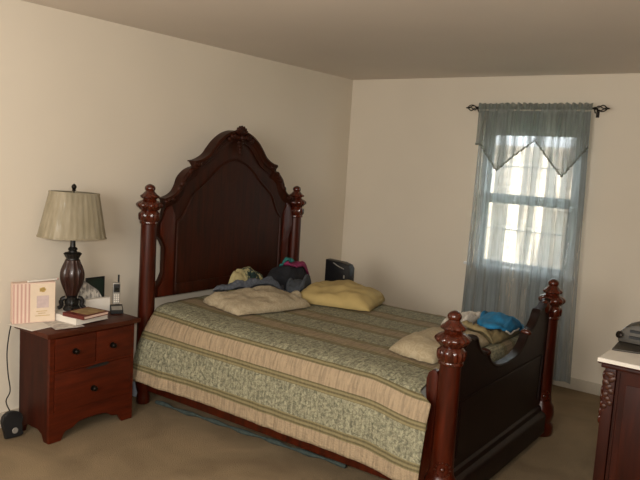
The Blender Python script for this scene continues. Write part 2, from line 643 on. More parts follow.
def post(cx, cy, dz, s=1.0, foot=True):
    """turned post: finial top at 1.01 + dz"""
    p = bmesh.new()
    shaft_top = .755 + dz
    prof = []
    if foot:
        prof += [(.082, .002), (.088, .02), (.086, .06), (.07, .085), (.074, .10), (.083, .14), (.078, .19), (.062, .215), (.058, .235)]
    else:
        prof += [(.040, .002), (.046, .015), (.043, .05), (.038, .075), (.047, .10), (.056, .15), (.052, .2)]
    prof += [(.055, .27), (.056, .3), (.054, .5), (.050, shaft_top - .03), (.050, shaft_top)]
    lathe(p, [(r * s, z) for r, z in prof], cx, cy, 36)
    P = obj('post', p, 'mahogany_red', bed)
    # carved capital
    c = bmesh.new()
    z = shaft_top + .0005
    cap = [(.051, z), (.058, z + .004), (.060, z + .014), (.057, z + .02), (.064, z + .03), (.066, z + .055), (.064, z + .07), (.057, z + .078), (.051, z + .088)]
    lathe(c, [(r * s, q) for r, q in cap], cx, cy, 64, lambda r, zz, a: r * (1 + .05 * math.cos(16 * a) * (z + .022 < zz < z + .075)))
    obj('capital', c, 'mahogany_carved', P)
    f = bmesh.new()
    z += .0885
    fin = [(.05, z), (.06, z + .004), (.064, z + .012), (.078, z + .024), (.083, z + .034), (.08, z + .044), (.068, z + .054), (.05, z + .064), (.042, z + .070), (.044, z + .076),
           (.056, z + .082), (.060, z + .089), (.057, z + .095), (.046, z + .104), (.037, z + .114), (.029, z + .121), (.027, z + .126), (.032, z + .132), (.034, z + .142), (.031, z + .152), (.022, z + .161), (.010, z + .167), (.003, z + .169)]
    lathe(f, [(r * s, q) for r, q in fin], cx, cy, 64, lambda r, zz, a: r * (1 + .10 * (abs(math.cos(7 * a)) - .6) * (z + .008 < zz < z + .056) + .06 * math.cos(10 * a) * (z + .077 < zz < z + .1)))
    obj('finial', f, 'mahogany_carved', P)
    if foot:
        ro = bmesh.new()
        ang = math.radians(-62)
        n = Vector((math.cos(ang), math.sin(ang), 0))
        tt = Vector((-n.y, n.x, 0))
        for k in range(12):
            a = 2 * PI * k / 12
            ball(ro, Vector((cx, cy, .262)) + n * .054 + tt * .034 * math.cos(a) + Vector((0, 0, .034 * math.sin(a))), (.008, .008, .008), 1)
        ball(ro, Vector((cx, cy, .262)) + n * .052, (.014, .014, .014), 2)
        obj('rosette', ro, 'mahogany_carved', P)
    return P


post(HPX, HPY0, .435, 1, False)
post(HPX, HPY1, .435, 1, False)
post(FPX, FPY0, 0)
post(FPX, FPY1, 0)

# headboard
HC = -1.80


def mirrored(half):
    """half outline (v, z) from the centre to the right -> left to right list of (y, z)"""
    L = [(HC - v, z) for v, z in reversed(half)]
    R = [(HC + v, z) for v, z in half if v > 1e-6]
    return L + R


crest = [tuple(p) for p in spline([(0, 1.836), (.062, 1.832), (.135, 1.806), (.206, 1.758), (.262, 1.70), (.296, 1.66), (.341, 1.631), (.39, 1.612), (.428, 1.606)], 5)]
ear1 = [(.412, 1.585), (.398, 1.567)]
mid = [tuple(p) for p in spline([(.398, 1.567), (.44, 1.553), (.48, 1.53), (.52, 1.49), (.54, 1.44), (.57, 1.395), (.615, 1.368), (.668, 1.352)], 5)]
ear2 = [(.662, 1.325), (.648, 1.298)]
shoulder = [tuple(p) for p in spline([(.648, 1.298), (.66, 1.262), (.672, 1.23), (.69, 1.20), (.708, 1.17)], 4)]
slot = [(.708, 1.11), (.67, 1.075), (.645, 1.03), (.645, .86), (.67, .81), (.708, .77)]
half = crest + ear1 + mid[1:] + ear2 + shoulder[1:] + slot + [(.708, .70)]
out = mirrored(half)
obj('headboard', prism(bmesh.new(), out, .215, .25), 'mahogany', bed)
hb = bed.children[-1]
# heavy cornice along the top edge
top_half = crest + ear1 + mid[1:]
path = mirrored(top_half)
sec = [(.004, .205), (.004, .285), (-.012, .292), (-.022, .282), (-.03, .276), (-.042, .276), (-.05, .266), (-.075, .262), (-.075, .251), (-.004, .251), (-.004, .205)]
# two sections: crown and the lower wings, each side, so the ears read as breaks
for seg_ in (mirrored(crest),):
    obj('crown_moulding', sweep(bmesh.new(), seg_, sec), 'mahogany', hb)
sec2 = [(.004, .205), (.004, .272), (-.010, .28), (-.02, .272), (-.03, .266), (-.05, .262), (-.065, .251), (-.004, .251), (-.004, .205)]
for sgn in (-1, 1):
    pth = [(HC + sgn * v, z) for v, z in mid]
    if sgn < 0:
        pth = list(reversed(pth))
    obj('wing_moulding', sweep(bmesh.new(), pth, sec2), 'mahogany', hb)
    # leaf scroll at the ears and on the shoulder
    lv = bmesh.new()
    for (v, z, r) in ((.405, 1.59, .018), (.385, 1.585, .022), (.36, 1.597, .016)):
        ball(lv, (.275, HC + sgn * v, z), (.02, r, r * .8), 2)
    obj('ear_scroll', lv, 'mahogany', hb)
    lv = bmesh.new()
    for (v, z, r) in ((.655, 1.335, .020), (.63, 1.345, .024), (.6, 1.352, .018)):
        ball(lv, (.268, HC + sgn * v, z), (.018, r, r * .7), 2)
    obj('wing_scroll', lv, 'mahogany', hb)
    lv = bmesh.new()
    for k in range(5):
        a = k / 4
        ball(lv, (.268, HC + sgn * (.455 + .085 * a), 1.535 - .09 * a - .02 * a * a), (.016, .02, .026), 2, ('X', sgn * .7))
    obj('leaf_carving', lv, 'mahogany', hb)
    # side stile, redder
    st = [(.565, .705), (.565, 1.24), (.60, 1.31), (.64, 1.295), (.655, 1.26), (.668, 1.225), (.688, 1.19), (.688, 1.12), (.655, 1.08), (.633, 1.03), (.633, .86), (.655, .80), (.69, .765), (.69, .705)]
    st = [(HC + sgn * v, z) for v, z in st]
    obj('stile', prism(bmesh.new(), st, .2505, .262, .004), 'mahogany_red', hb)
# inner arch moulding
arch = [tuple(p) for p in spline([(0, 1.64), (.10, 1.615), (.19, 1.56), (.27, 1.49), (.36, 1.425), (.42, 1.375), (.46, 1.30), (.50, 1.24), (.545, 1.20)], 5)] + [(.545, .73)]
obj('arch_moulding', sweep(bmesh.new(), mirrored(arch), [(0, .2505), (0, .256), (-.006, .260), (-.014, .258), (-.018, .2505)]), 'mahogany', hb)
# bottom rail
obj('lower_rail', box(.2505, .268, HC - .54, HC + .54, .705, .78, .006), 'mahogany', hb)
# shell crest
cv = bmesh.new()
for k in range(7):
    a = math.radians(-66 + 22 * k)
    ball(cv, (.292, HC + .035 * math.sin(a), 1.815 + .03 * math.cos(a)), (.016, .013, .034), 2, ('X', -a))
for sgn in (-1, 1):
    for k in range(4):
        ball(cv, (.288, HC + sgn * (.03 + .028 * k), 1.79 + .012 * k - .006 * k * k), (.015, .024, .016), 2, ('X', sgn * .5))
ball(cv, (.296, HC, 1.79), (.02, .018, .022), 2)
for k in range(4):
    ball(cv, (.283, HC, 1.755 - .024 * k), (.014, .028 - .005 * k, .018), 2)
obj('crest_carving', cv, 'mahogany', hb)

# footboard
FC = (FPY0 + FPY1) / 2
fh = [tuple(p) for p in spline([(0, .622), (.10, .628), (.18, .645), (.25, .685), (.285, .725)], 5)] + [(.30, .742)] + \
     [tuple(p) for p in spline([(.315, .738), (.37, .752), (.42, .79), (.45, .835)], 4)] + [(.47, .848)] + \
     [tuple(p) for p in spline([(.49, .84), (.56, .862), (.62, .885), (.664, .89)], 4)]


def fmir(half):
    return [(FC - v, z) for v, z in reversed(half)] + [(FC + v, z) for v, z in half if v > 1e-6]


fo = fmir(fh)
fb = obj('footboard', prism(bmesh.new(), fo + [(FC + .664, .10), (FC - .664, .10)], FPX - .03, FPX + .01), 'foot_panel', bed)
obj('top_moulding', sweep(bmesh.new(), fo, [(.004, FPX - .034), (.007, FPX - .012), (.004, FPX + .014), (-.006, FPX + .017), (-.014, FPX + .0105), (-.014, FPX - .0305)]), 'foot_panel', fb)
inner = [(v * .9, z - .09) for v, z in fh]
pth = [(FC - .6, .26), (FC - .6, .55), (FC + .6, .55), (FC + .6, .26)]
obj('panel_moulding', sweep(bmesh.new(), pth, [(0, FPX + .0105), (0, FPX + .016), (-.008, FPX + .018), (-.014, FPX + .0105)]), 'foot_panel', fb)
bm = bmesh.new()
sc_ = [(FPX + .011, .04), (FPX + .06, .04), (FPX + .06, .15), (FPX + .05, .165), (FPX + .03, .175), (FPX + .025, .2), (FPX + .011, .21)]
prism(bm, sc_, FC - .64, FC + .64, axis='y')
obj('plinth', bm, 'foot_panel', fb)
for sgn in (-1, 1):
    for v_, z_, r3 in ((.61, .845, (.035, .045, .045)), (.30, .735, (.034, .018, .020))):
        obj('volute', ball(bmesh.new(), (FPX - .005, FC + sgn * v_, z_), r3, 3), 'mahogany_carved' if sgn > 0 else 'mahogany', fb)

# side rails with the curved bracket that meets the foot post
for sgn, y0, y1 in ((-1, HPY0, FPY0), (1, HPY1, FPY1)):
    bm = bmesh.new()
    ya, yb = y0, y1
    q = [(HPX + .052, .10), (FPX - .05, .10), (FPX - .05, .69), (FPX - .06, .71), (FPX - .08, .715), (FPX - .1, .70), (FPX - .11, .665), (FPX - .105, .60),
         (FPX - .085, .5), (FPX - .08, .42), (FPX - .1, .36), (FPX - .2, .335), (HPX + .052, .335)]
    yc = (ya + yb) / 2
    prism(bm, q, yc - .017, yc + .017, .004, axis='y')
    for v in bm.verts:
        v.co.y += (yb - ya) * ((v.co.x - 1.318) / 2.146)
    obj('side_rail', bm, 'mahogany_red', bed)

# ------------------------------------------------------------------ mattress, quilt
MX0, MX1 = .285, 2.18
mt = tag(obj('mattress', box(MX0, MX1, -2.50, -1.17, .16, .615, .035), 'mattress'),
         'white mattress end showing between headboard and quilt', 'mattress')


def smooth(a, b, x):
    t_ = min(1, max(0, (x - a) / (b - a)))
    return t_ * t_ * (3 - 2 * t_)


def prof_at(x):
    """cross-section of the quilt at x: (s, y, z) key points from the near hem over the top to the far hem"""
    h = 1 - smooth(.3, .95, x)      # head flare
    f = smooth(2.0, 2.28, x)        # foot droop
    near = [(0, -2.665 - .075 * h - .03 * f, .195 - .012 * f + .024 * h),
            (.075, -2.662 - .065 * h - .03 * f, .265 - .015 * f + .016 * h),
            (.2, -2.655 - .045 * h - .02 * f, .385 - .02 * f),
            (.31, -2.648 - .01 * h - .01 * f, .49 - .03 * f),
            (.40, -2.636 + .03 * h, .572 - .035 * f),
            (.455, -2.61 + .045 * h, .617 - .035 * f),
            (.515, -2.56 + .04 * h, .643 + .01 * h - .03 * f),
            (.60, -2.47 + .01 * h, .652 + .014 * h - .02 * f),
            (.80, -2.27, .653 + .02 * h - .01 * f)]
    rest = [(1.2, -1.87, .652 + .02 * h - .005 * f), (1.6, -1.47, .648 + .012 * h), (1.9, -1.17, .64), (2.0, -1.08, .622), (2.07, -1.035, .57), (2.25, -1.02, .40), (2.42, -1.01, .24)]
    return near + rest


def interp(keys, s):
    for i in range(len(keys) - 1):
        if s <= keys[i + 1][0]:
            break
    k0, k1 = keys[i], keys[i + 1]
    km = keys[i - 1] if i else tuple(2 * a - b for a, b in zip(k0, k1))
    kp = keys[i + 2] if i + 2 < len(keys) else tuple(2 * b - a for a, b in zip(k0, k1))
    t_ = (s - k0[0]) / (k1[0] - k0[0])
    res = []
    for j in (1, 2):
        m0 = (k1[j] - km[j]) / (k1[0] - km[0]) * (k1[0] - k0[0])
        m1 = (kp[j] - k0[j]) / (kp[0] - k0[0]) * (k1[0] - k0[0])
        res.append((2 * t_ ** 3 - 3 * t_ ** 2 + 1) * k0[j] + (t_ ** 3 - 2 * t_ ** 2 + t_) * m0 + (-2 * t_ ** 3 + 3 * t_ ** 2) * k1[j] + (t_ ** 3 - t_ ** 2) * m1)
    return res


bm = bmesh.new()
uvl = bm.loops.layers.uv.new('UVMap')
NX, NS = 120, 150
QX0, QX1 = .312, 2.30
grid = []
for i in range(NX + 1):
    x = QX0 + (QX1 - QX0) * i / NX
    row = []
    for j in range(NS + 1):
        s = 2.42 * j / NS
        x = QX0 + (2.345 - .083 * smooth(.43, .50, s) - .06 * smooth(1.84, 1.91, s) - QX0) * i / NX
        y, z = interp(prof_at(x), s)
        n1 = noise.noise(Vector((x * 9, s * 3, 1.3)))
        n2 = noise.noise(Vector((x * 3.1, s * 2.0, 7.7)))
        n3 = noise.noise(Vector((x * 22, s * 14, 3.1)))
        drop = 1 - smooth(.4, .52, s) + smooth(1.98, 2.06, s)
        dn = (.011 * n1 + .012 * n2) * drop * (1 - s / .6 if s < .45 else .5)
        y += -abs(dn) if s < 1 else abs(dn)
        z += (.004 * n2 + .003 * n3) * (1 - drop) + (.006 * n2) * drop * (s < .1)
        # sag of the head corner over the mattress end
        xx = x - .012 * (1 - drop) * (i == 0)
        row.append((bm.verts.new((xx, y, z)), s, x))
    grid.append(row)
for i in range(NX):
    for j in range(NS):
        q = [grid[i][j], grid[i + 1][j], grid[i + 1][j + 1], grid[i][j + 1]]
        f = bm.faces.new([a[0] for a in q])
        for lp, a in zip(f.loops, q):
            lp[uvl].uv = (a[1], a[2])
# the foot end tucks down between mattress and footboard
last = grid[-1]
prev = last
for dx, dz_ in ((.018, -.012), (.03, -.05), (.034, -.22)):
    row = []
    for (vv, s, x) in last:
        k_ = smooth(.60, .67, s) * (1 - smooth(1.82, 1.9, s))
        row.append((bm.verts.new((vv.co.x + dx * k_ + .0004, vv.co.y, max(vv.co.z + dz_ * k_, .2 if k_ else -9))), s, x + dx - dz_))
    for j in range(NS):
        if .59 < last[j][1] < 1.92:
            q = [prev[j], row[j], row[j + 1], prev[j + 1]]
            f = bm.faces.new([a[0] for a in q])
            for lp, a in zip(f.loops, q):
                lp[uvl].uv = (a[1], a[2])
    prev = row
bmesh.ops.delete(bm, geom=[v_ for v_ in bm.verts if not v_.link_faces], context='VERTS')
bmesh.ops.recalc_face_normals(bm, faces=bm.faces[:])
rest_on = []
BORDER = [None]
rest_on.append(BVHTree.FromBMesh(bm))
quilt = obj('quilt', bm, 'quilt', angle=180)
sm = quilt.modifiers.new('thickness', 'SOLIDIFY')
sm.thickness = .009
sm.offset = -1 if quilt.data.polygons[NS * 40 + 70].normal.z > 0 else 1
tag(quilt, 'sage and pink striped damask quilt spread over the bed', 'quilt')


def ground(x, y):
    best = .648
    for t_ in rest_on:
        h = t_.ray_cast(Vector((x, y, 2)), Vector((0, 0, -1)))
        if h[0] is not None:
            best = max(best, h[0].z)
    return best


def soft(name, mat, c, a, b, h, ang=0, k=.3, p=4, seed=0, n=48, wr=.012, wf=7, edge=.06, zb=None, tilt=(0, 0), lift=.008, thick=.012, ridge=0, remember=True, parent=None, peak=None):
    """soft cloth-like body resting on whatever lies under it"""
    bm = bmesh.new()
    off = Vector((seed * 3.7, seed * 1.3, seed * 7.1))
    ca, sa = math.cos(ang), math.sin(ang)
    top, bot = [], []
    for i in range(n + 1):
        rt, rb = [], []
        for j in range(n + 1):
            u, v = 2 * i / n - 1, 2 * j / n - 1
            px = u * math.sqrt(max(0, 1 - k * v * v / 2 * 1.0))
            py = v * math.sqrt(max(0, 1 - k * u * u / 2 * 1.0))
            e = 1 + edge * noise.noise(off + Vector((px * 1.6, py * 1.6, 0))) + edge * .5 * noise.noise(off + Vector((px * 4, py * 4, 5)))
            lx, ly = a * px * e, b * py * e
            x = c[0] + lx * ca - ly * sa
            y = c[1] + lx * sa + ly * ca
            w = max(0, (1 - abs(u) ** p) * (1 - abs(v) ** p)) ** .5
            if peak:
                w *= max(.25, 1 - peak[2] * math.hypot(u - peak[0], v - peak[1]))
            wz = wr * noise.noise(off + Vector((lx * wf, ly * wf, 2))) + wr * .5 * noise.noise(off + Vector((lx * wf * 2.3, ly * wf * 2.3, 4)))
            if ridge:
                wz += ridge * abs(math.sin(9 * u + 3 * v + 2.5 * noise.noise(off + Vector((px * 2, py * 2, 9)))))
            zg = ground(x, y)
            dd = 2.4 * max(a, b) / n
            for ddx, ddy in ((dd, 0), (-dd, 0), (0, dd), (0, -dd), (dd, dd), (-dd, dd), (dd, -dd), (-dd, -dd)):
                zg = max(zg, ground(x + ddx, y + ddy))
            z0 = (zb if zb is not None else zg)
            zt = max(z0 + w * (h + wz) + tilt[0] * u + tilt[1] * v, zg)
            border = i in (0, n) or j in (0, n)
            zl = max(zg, (zb if zb is not None else zg)) + lift
            if zb is not None:
                zl = max(zg + lift, zb - h * .25 * w)
            zt = max(zt + lift, zl + (.002 if border else thick))
            rt.append(bm.verts.new((x, y, zt)))
            rb.append(rt[-1] if border else bm.verts.new((x, y, zl)))
        top.append(rt)
        bot.append(rb)
    for i in range(n):
        for j in range(n):
            bm.faces.new((top[i][j], top[i + 1][j], top[i + 1][j + 1], top[i][j + 1]))
            q = (bot[i][j + 1], bot[i + 1][j + 1], bot[i + 1][j], bot[i][j])
            if len(set(q)) == 4 and q[0] is not top[i][j + 1] or len({id(z) for z in q} & {id(z) for z in (top[i][j], top[i + 1][j], top[i + 1][j + 1], top[i][j + 1])}) < 4:
                try:
                    bm.faces.new(q)
                except ValueError:
                    pass
    BORDER[0] = [q_.co.copy() for q_ in top[n]]
    bmesh.ops.recalc_face_normals(bm, faces=bm.faces[:])
    if remember:
        rest_on.append(BVHTree.FromBMesh(bm))
    return obj(name, bm, mat, parent, angle=180)


# pillows at the head
tag(soft('pillow', 'pillow_yellow', (.95, -1.36), .29, .27, .115, math.radians(18), k=.2, seed=2, wr=.03, edge=.05), 'plump pale yellow pillow at the window side of the headboard', 'pillow', 'pillows at the headboard')
tag(soft('pillow', 'sham', (.70, -1.99), .22, .335, .085, math.radians(-10), k=.25, seed=1, wr=.03, edge=.07), 'flat cream damask pillow lying nearest the nightstand', 'pillow', 'pillows at the headboard')

# clothes heaped on and behind the pillows
GH = 'clothes heaped by the headboard'
tag(soft('sweatshirt', 'navy', (.43, -1.36), .10, .25, .165, math.radians(4), k=.9, seed=5, wr=.04, wf=10, edge=.15), 'crumpled navy black sweatshirt lying on the bed by the far headboard post', 'sweatshirt', GH)
tag(soft('shirt', 'print', (.40, -1.79), .075, .165, .17, math.radians(-4), k=.9, seed=4, wr=.04, wf=12, edge=.15), 'pale yellow shirt with dark leafy print on the clothes heap', 'shirt', GH)
tag(soft('trousers', 'denim', (.535, -1.85), .045, .36, .05, math.radians(-7), k=.6, seed=3, wr=.03, wf=16, edge=.12), 'rolled grey blue jeans lying along the back of the cream pillow', 'trousers', GH)
tag(soft('t_shirt', 'slate', (.63, -1.46), .075, .15, .10, math.radians(14), k=1, seed=6, wr=.03, wf=10, edge=.15), 'slate grey t-shirt bunched in front of the navy sweatshirt', 'shirt', GH)
tag(soft('scarf', 'magenta', (.43, -1.25), .06, .17, .022, math.radians(6), k=.9, seed=7, wr=.02, wf=14, edge=.2), 'magenta cloth trailing off the clothes heap toward the window', 'scarf', GH)
tag(soft('sock', 'teal', (.42, -1.36), .035, .08, .02, 0, k=1, seed=8, wr=.01, wf=14, edge=.2), 'small teal cloth on top of the dark clothes heap', 'sock', GH)

# black case on the far side of the bed by the corner
bc = thing('case', 'small black case standing behind the yellow pillow by the wall corner', 'case', (.71, -1.085, .655))

# bedding at the foot
tag(soft('cushion', 'cushion', (2.06, -1.97), .16, .34, .085, math.radians(-4), k=.3, seed=11, wr=.018, edge=.05), 'beige cushion lying on the quilt behind the near foot post', 'cushion')
tag(soft('blanket', 'khaki', (2.13, -1.45), .13, .25, .05, 0, k=.4, seed=12, wr=.015, wf=10, edge=.06, ridge=.012), 'folded khaki blanket against the footboard under the blue cloth', 'blanket')
tag(soft('lace_cloth', 'white_cloth', (1.93, -1.36), .10, .26, .07, 0, k=.8, seed=13, wr=.025, wf=14, edge=.12), 'white lace cloth bunched behind the blue cloth', 'cloth')
blue = tag(soft('blue_cloth', 'blue', (2.15, -1.31), .115, .29, .04, math.radians(4), k=.9, seed=14, wr=.02, wf=8, edge=.1, thick=.02), 'bright blue cloth heaped on the khaki blanket at the footboard', 'cloth')
bm = tube(bmesh.new(), [p + Vector((.004, -.002, .002)) for p in BORDER[0][2:26]], .0055, 6)
obj('white_hem', bm, 'white_cloth', blue, angle=180)

# ------------------------------------------------------------------ black case
g = max(ground(a_, b_) for a_ in (.61, .67, .73, .79, .855) for b_ in (-1.05, -1.085, -1.125)) + .006
bc.location.z = g
ROOT[bc.name] = Vector((.71, -1.085, g))
bm = bmesh.new()
pr = [(-.115, 0), (.115, 0), (.115, .145), (.095, .175), (.04, .188), (-.115, .195)]
prism(bm, [(.735 + a, g + z * .93) for a, z in pr], -1.125, -1.05, .008, axis='y')
obj('body', bm, 'black_leather', bc)
bm = bmesh.new()
tube(bm, [(.70, -1.129, g + .163), (.75, -1.130, g + .142), (.80, -1.129, g + .128)], .004, 6)
obj('strap', bm, 'silver', bc)
bm = box(.80, .81, -1.131, -1.126, g + .055, g + .08)
obj('buckle', bm, 'silver', bc)

# sheet trailing on the floor under the bed
bm = bmesh.new()
pts = []
for k in range(60):
    a = k / 59
    pts.append((.33 + 1.45 * a, -2.535 + .10 * a + .012 * noise.noise(Vector((a * 9, 0, 0))), .018 + .006 * noise.noise(Vector((a * 14, 3, 0)))))
tube(bm, pts, lambda a: .011 + .004 * math.sin(40 * a), 10)
for v in bm.verts:
    v.co.z = max(.002, v.co.z)
tag(obj('bed_sheet', bm, 'sheet_teal', angle=180), 'grey teal sheet edge trailing on the carpet below the quilt', 'sheet')

# ------------------------------------------------------------------ nightstand
NX0, NX1, NY0, NY1, NZ = .10, .405, -3.355, -2.79, .637
ns = thing('nightstand', 'cherry wood nightstand with three drawers beside the bed', 'nightstand', (.25, -3.07, 0))
obj('top', box(NX0 - .01, NX1 + .025, NY0 - .03, NY1 + .03, NZ - .027, NZ, .006), 'cherry_top', ns)


def side_outline():
    return [(NX0, .02), (NX0 + .05, .02), (NX0 + .075, .05), (NX0 + .12, .07), (NX1 - .12, .07), (NX1 - .075, .045), (NX1 - .055, .002), (NX1 - .021, .002), (NX1 - .021, NZ - .028), (NX0, NZ - .028)]


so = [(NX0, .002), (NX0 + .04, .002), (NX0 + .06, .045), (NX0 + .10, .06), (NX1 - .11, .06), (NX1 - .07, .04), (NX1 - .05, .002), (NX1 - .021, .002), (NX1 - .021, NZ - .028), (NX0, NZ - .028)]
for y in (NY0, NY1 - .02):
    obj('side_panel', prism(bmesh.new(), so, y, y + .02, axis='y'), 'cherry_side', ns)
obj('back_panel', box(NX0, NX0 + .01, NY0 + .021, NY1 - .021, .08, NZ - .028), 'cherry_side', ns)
# front frame with scalloped apron
bm = bmesh.new()
ap = [(NY0, .002), (NY0 + .075, .002)] + [tuple(p) for p in spline([(NY0 + .085, .02), (NY0 + .105, .05), (NY0 + .15, .06), (NY0 + .19, .085), (NY0 + .26, .092)], 3)] + \
     [tuple(p) for p in spline([(NY1 - .26, .092), (NY1 - .19, .085), (NY1 - .15, .06), (NY1 - .105, .05), (NY1 - .085, .02)], 3)] + [(NY1 - .075, .002), (NY1, .002), (NY1, .170), (NY0, .170)]
prism(bm, ap, NX1 - .02, NX1, axis='x')
bx(bm, NX1 - .02, NX1, NY0, NY0 + .027, .1705, NZ - .028)
bx(bm, NX1 - .02, NX1, NY1 - .022, NY1, .1705, NZ - .028)
bx(bm, NX1 - .02, NX1, NY0 + .027, NY1 - .022, .402, .414)
bx(bm, NX1 - .02, NX1, NY0 + .027, NY1 - .022, NZ - .037, NZ - .028)
obj('face_frame', bm, 'cherry', ns)


def knob(y, z, par):
    k = bmesh.new()
    lathe(k, [(.017, 0), (.018, .003), (.008, .005), (.006, .014), (.013, .02), (.015, .026), (.011, .032), (.003, .034)], 0, 0, 16)
    rot(k, PI / 2, 'Y', (0, 0, 0))
    bmesh.ops.translate(k, verts=k.verts, vec=Vector((NX1 + .0075, y, z)))
    obj('knob', k, 'dark_metal', par)


def drawer(y0, y1, z0, z1, ks):
    bm = bmesh.new()
    bx(bm, NX1 - .018, NX1 + .007, y0, y1, z0, z1, .005)
    d = obj('drawer', bm, 'cherry', ns)
    for ky, kz in ks:
        knob(ky, kz, d)


ym = (NY0 + .053 + NY1 - .033) / 2
drawer(NY0 + .03, -3.068, .416, .598, [(-3.205, .510)])
drawer(-3.062, NY1 - .025, .416, .598, [(-2.955, .500)])
drawer(NY0 + .03, NY1 - .025, .172, .400, [(-3.08, .265)])
bm = bmesh.new()
prism(bm, [(-3.135 + a, .386 + b) for a, b in ((0, .006), (.03, 0), (.14, .0), (.165, .01), (.155, .017), (.1, .0165), (.03, .012))], NX1 + .0005, NX1 + .0085, axis='x')
obj('gap_shade', bm, 'black_plastic', ns)  # flat black piece standing in for the shade in the drawer gap

# ------------------------------------------------------------------ things on the nightstand
T = NZ + .0015

# loose paper under the pink box, hanging over the end
bm = bmesh.new()
for (x0, x1, y0, y1, dz, an) in ((.10, .30, -3.42, -3.19, 0, .12),):
    bx(bm, x0, x1, y0, y1, T, T + .003)
    rotz(bm, an, ((x0 + x1) / 2, (y0 + y1) / 2, 0))
tag(obj('paper', bm, 'paper', smooth=False), 'white paper under the pink box overhanging the nightstand edge', 'paper', 'loose papers on the nightstand')
# printed sheet
bm = bmesh.new()
bx(bm, .18, .395, -3.285, -3.12, T + .0035, T + .0045)
rotz(bm, -.2, (.29, -3.2, 0))
tag(obj('printed_sheet', bm, 'sheet_print', smooth=False), 'sheet of faint print lying under the white book at the nightstand edge', 'paper', 'loose papers on the nightstand')

# pink box
pb = thing('keepsake_box', 'blush pink keepsake box with striped end standing on the nightstand', 'box', (.14, -3.30, T + .004))
z0 = T + .004
A = math.radians(-18)


def pbx(name, x0, x1, y0, y1, za, zb, mat, bev=0, par=pb):
    bm = box(.14 + x0, .14 + x1, -3.30 + y0, -3.30 + y1, z0 + za, z0 + zb, bev)
    rotz(bm, A, (.14, -3.30, 0))
    return obj(name, bm, mat, par, smooth=False)


pbx('body', -.03, .03, -.115, .115, 0, .232, 'pink_card', .003)
bm = box(.14 + .0305, .14 + .032, -3.30 - .113, -3.30 - .025, z0 + .004, z0 + .228)
rotz(bm, A, (.14, -3.30, 0))
for f in bm.faces:
    pass
obj('striped_end', bm, 'pink_stripe', pb, smooth=False)
fr = pbx('front_label', .0305, .032, -.022, .112, .006, .226, 'pink_front')
pbx('lilac_block', .0325, .0335, .012, .078, .085, .155, 'lilac', 0, fr)
bm = bmesh.new()
for k in range(5):
    a = 2 * PI * k / 5
    bx(bm, .1725, .1738, -3.30 + .043 + .010 * math.cos(a) - .008, -3.30 + .043 + .010 * math.cos(a) + .008, z0 + .19 + .008 * math.sin(a) - .006, z0 + .19 + .008 * math.sin(a) + .006)
rotz(bm, A, (.14, -3.30, 0))
obj('flower_emblem', bm, 'yellow_print', fr, smooth=False)
bm = bmesh.new()
for i, (ya, yb, zz) in enumerate(((.01, .07, .064), (.02, .06, .052), (.005, .085, .038))):
    bx(bm, .1725, .1733, -3.30 + ya, -3.30 + yb, z0 + zz, z0 + zz + .003)
rotz(bm, A, (.14, -3.30, 0))
obj('caption_rule', bm, 'yellow_print', fr, smooth=False)
# white rod lying on top of it
zt = z0 + .2335
bm = tube(bmesh.new(), [(.155, -3.345, zt + .006), (.175, -3.175, zt + .0075)], .0055, 8)
pen = obj('marker_pen', bm, 'white_card')
tag(pen, 'thin white pen lying along the top of the pink box', 'pen')
obj('pen_tip', ball(bmesh.new(), (.1755, -3.170, zt + .0076), (.006, .007, .006)), 'pink_stripe', pen)

# thick white book lying flat, the lamp stands on its back part
zb = T + .006
bm = bmesh.new()
bx(bm, .105, .355, -3.185, -2.955, zb + .004, zb + .036)
rotz(bm, math.radians(6), (.23, -3.06, 0))
wb = tag(obj('book', bm, 'paper', smooth=False), 'thick white book lying flat under the lamp and the maroon book', 'book')
for za, zc in ((zb, zb + .0039), (zb + .0361, zb + .040)):
    bm = bx(bmesh.new(), .102, .358, -3.188, -2.952, za, zc, .001)
    rotz(bm, math.radians(6), (.23, -3.06, 0))
    obj('cover', bm, 'white_card', wb, smooth=False)
BT = zb + .0412

# maroon book
mb = thing('book', 'maroon book with a tan cover lying on the white book before the lamp', 'book', (.335, -3.085, BT))


def mbx(name, x0, x1, y0, y1, za, zc, mat, bev=0):
    bm = bx(bmesh.new(), .335 + x0, .335 + x1, -3.085 + y0, -3.085 + y1, BT + za, BT + zc, bev)
    rotz(bm, math.radians(10), (.335, -3.085, 0))
    return obj(name, bm, mat, mb, smooth=False)


mbx('back_cover', -.082, .082, -.098, .098, 0, .003, 'red_book')
mbx('page_block', -.078, .078, -.092, .094, .0031, .0175, 'pink_card')
mbx('spine', -.082, .082, -.098, -.093, .0031, .0175, 'red_book')
fc = mbx('front_cover', -.082, .082, -.098, .098, .0176, .021, 'red_book')
bm = bx(bmesh.new(), .335 - .068, .335 + .068, -3.07 - .072, -3.085 + .084, BT + .0212, BT + .0218)
rotz(bm, math.radians(10), (.335, -3.085, 0))
obj('cover_panel', bm, 'tan_cover', fc, smooth=False)

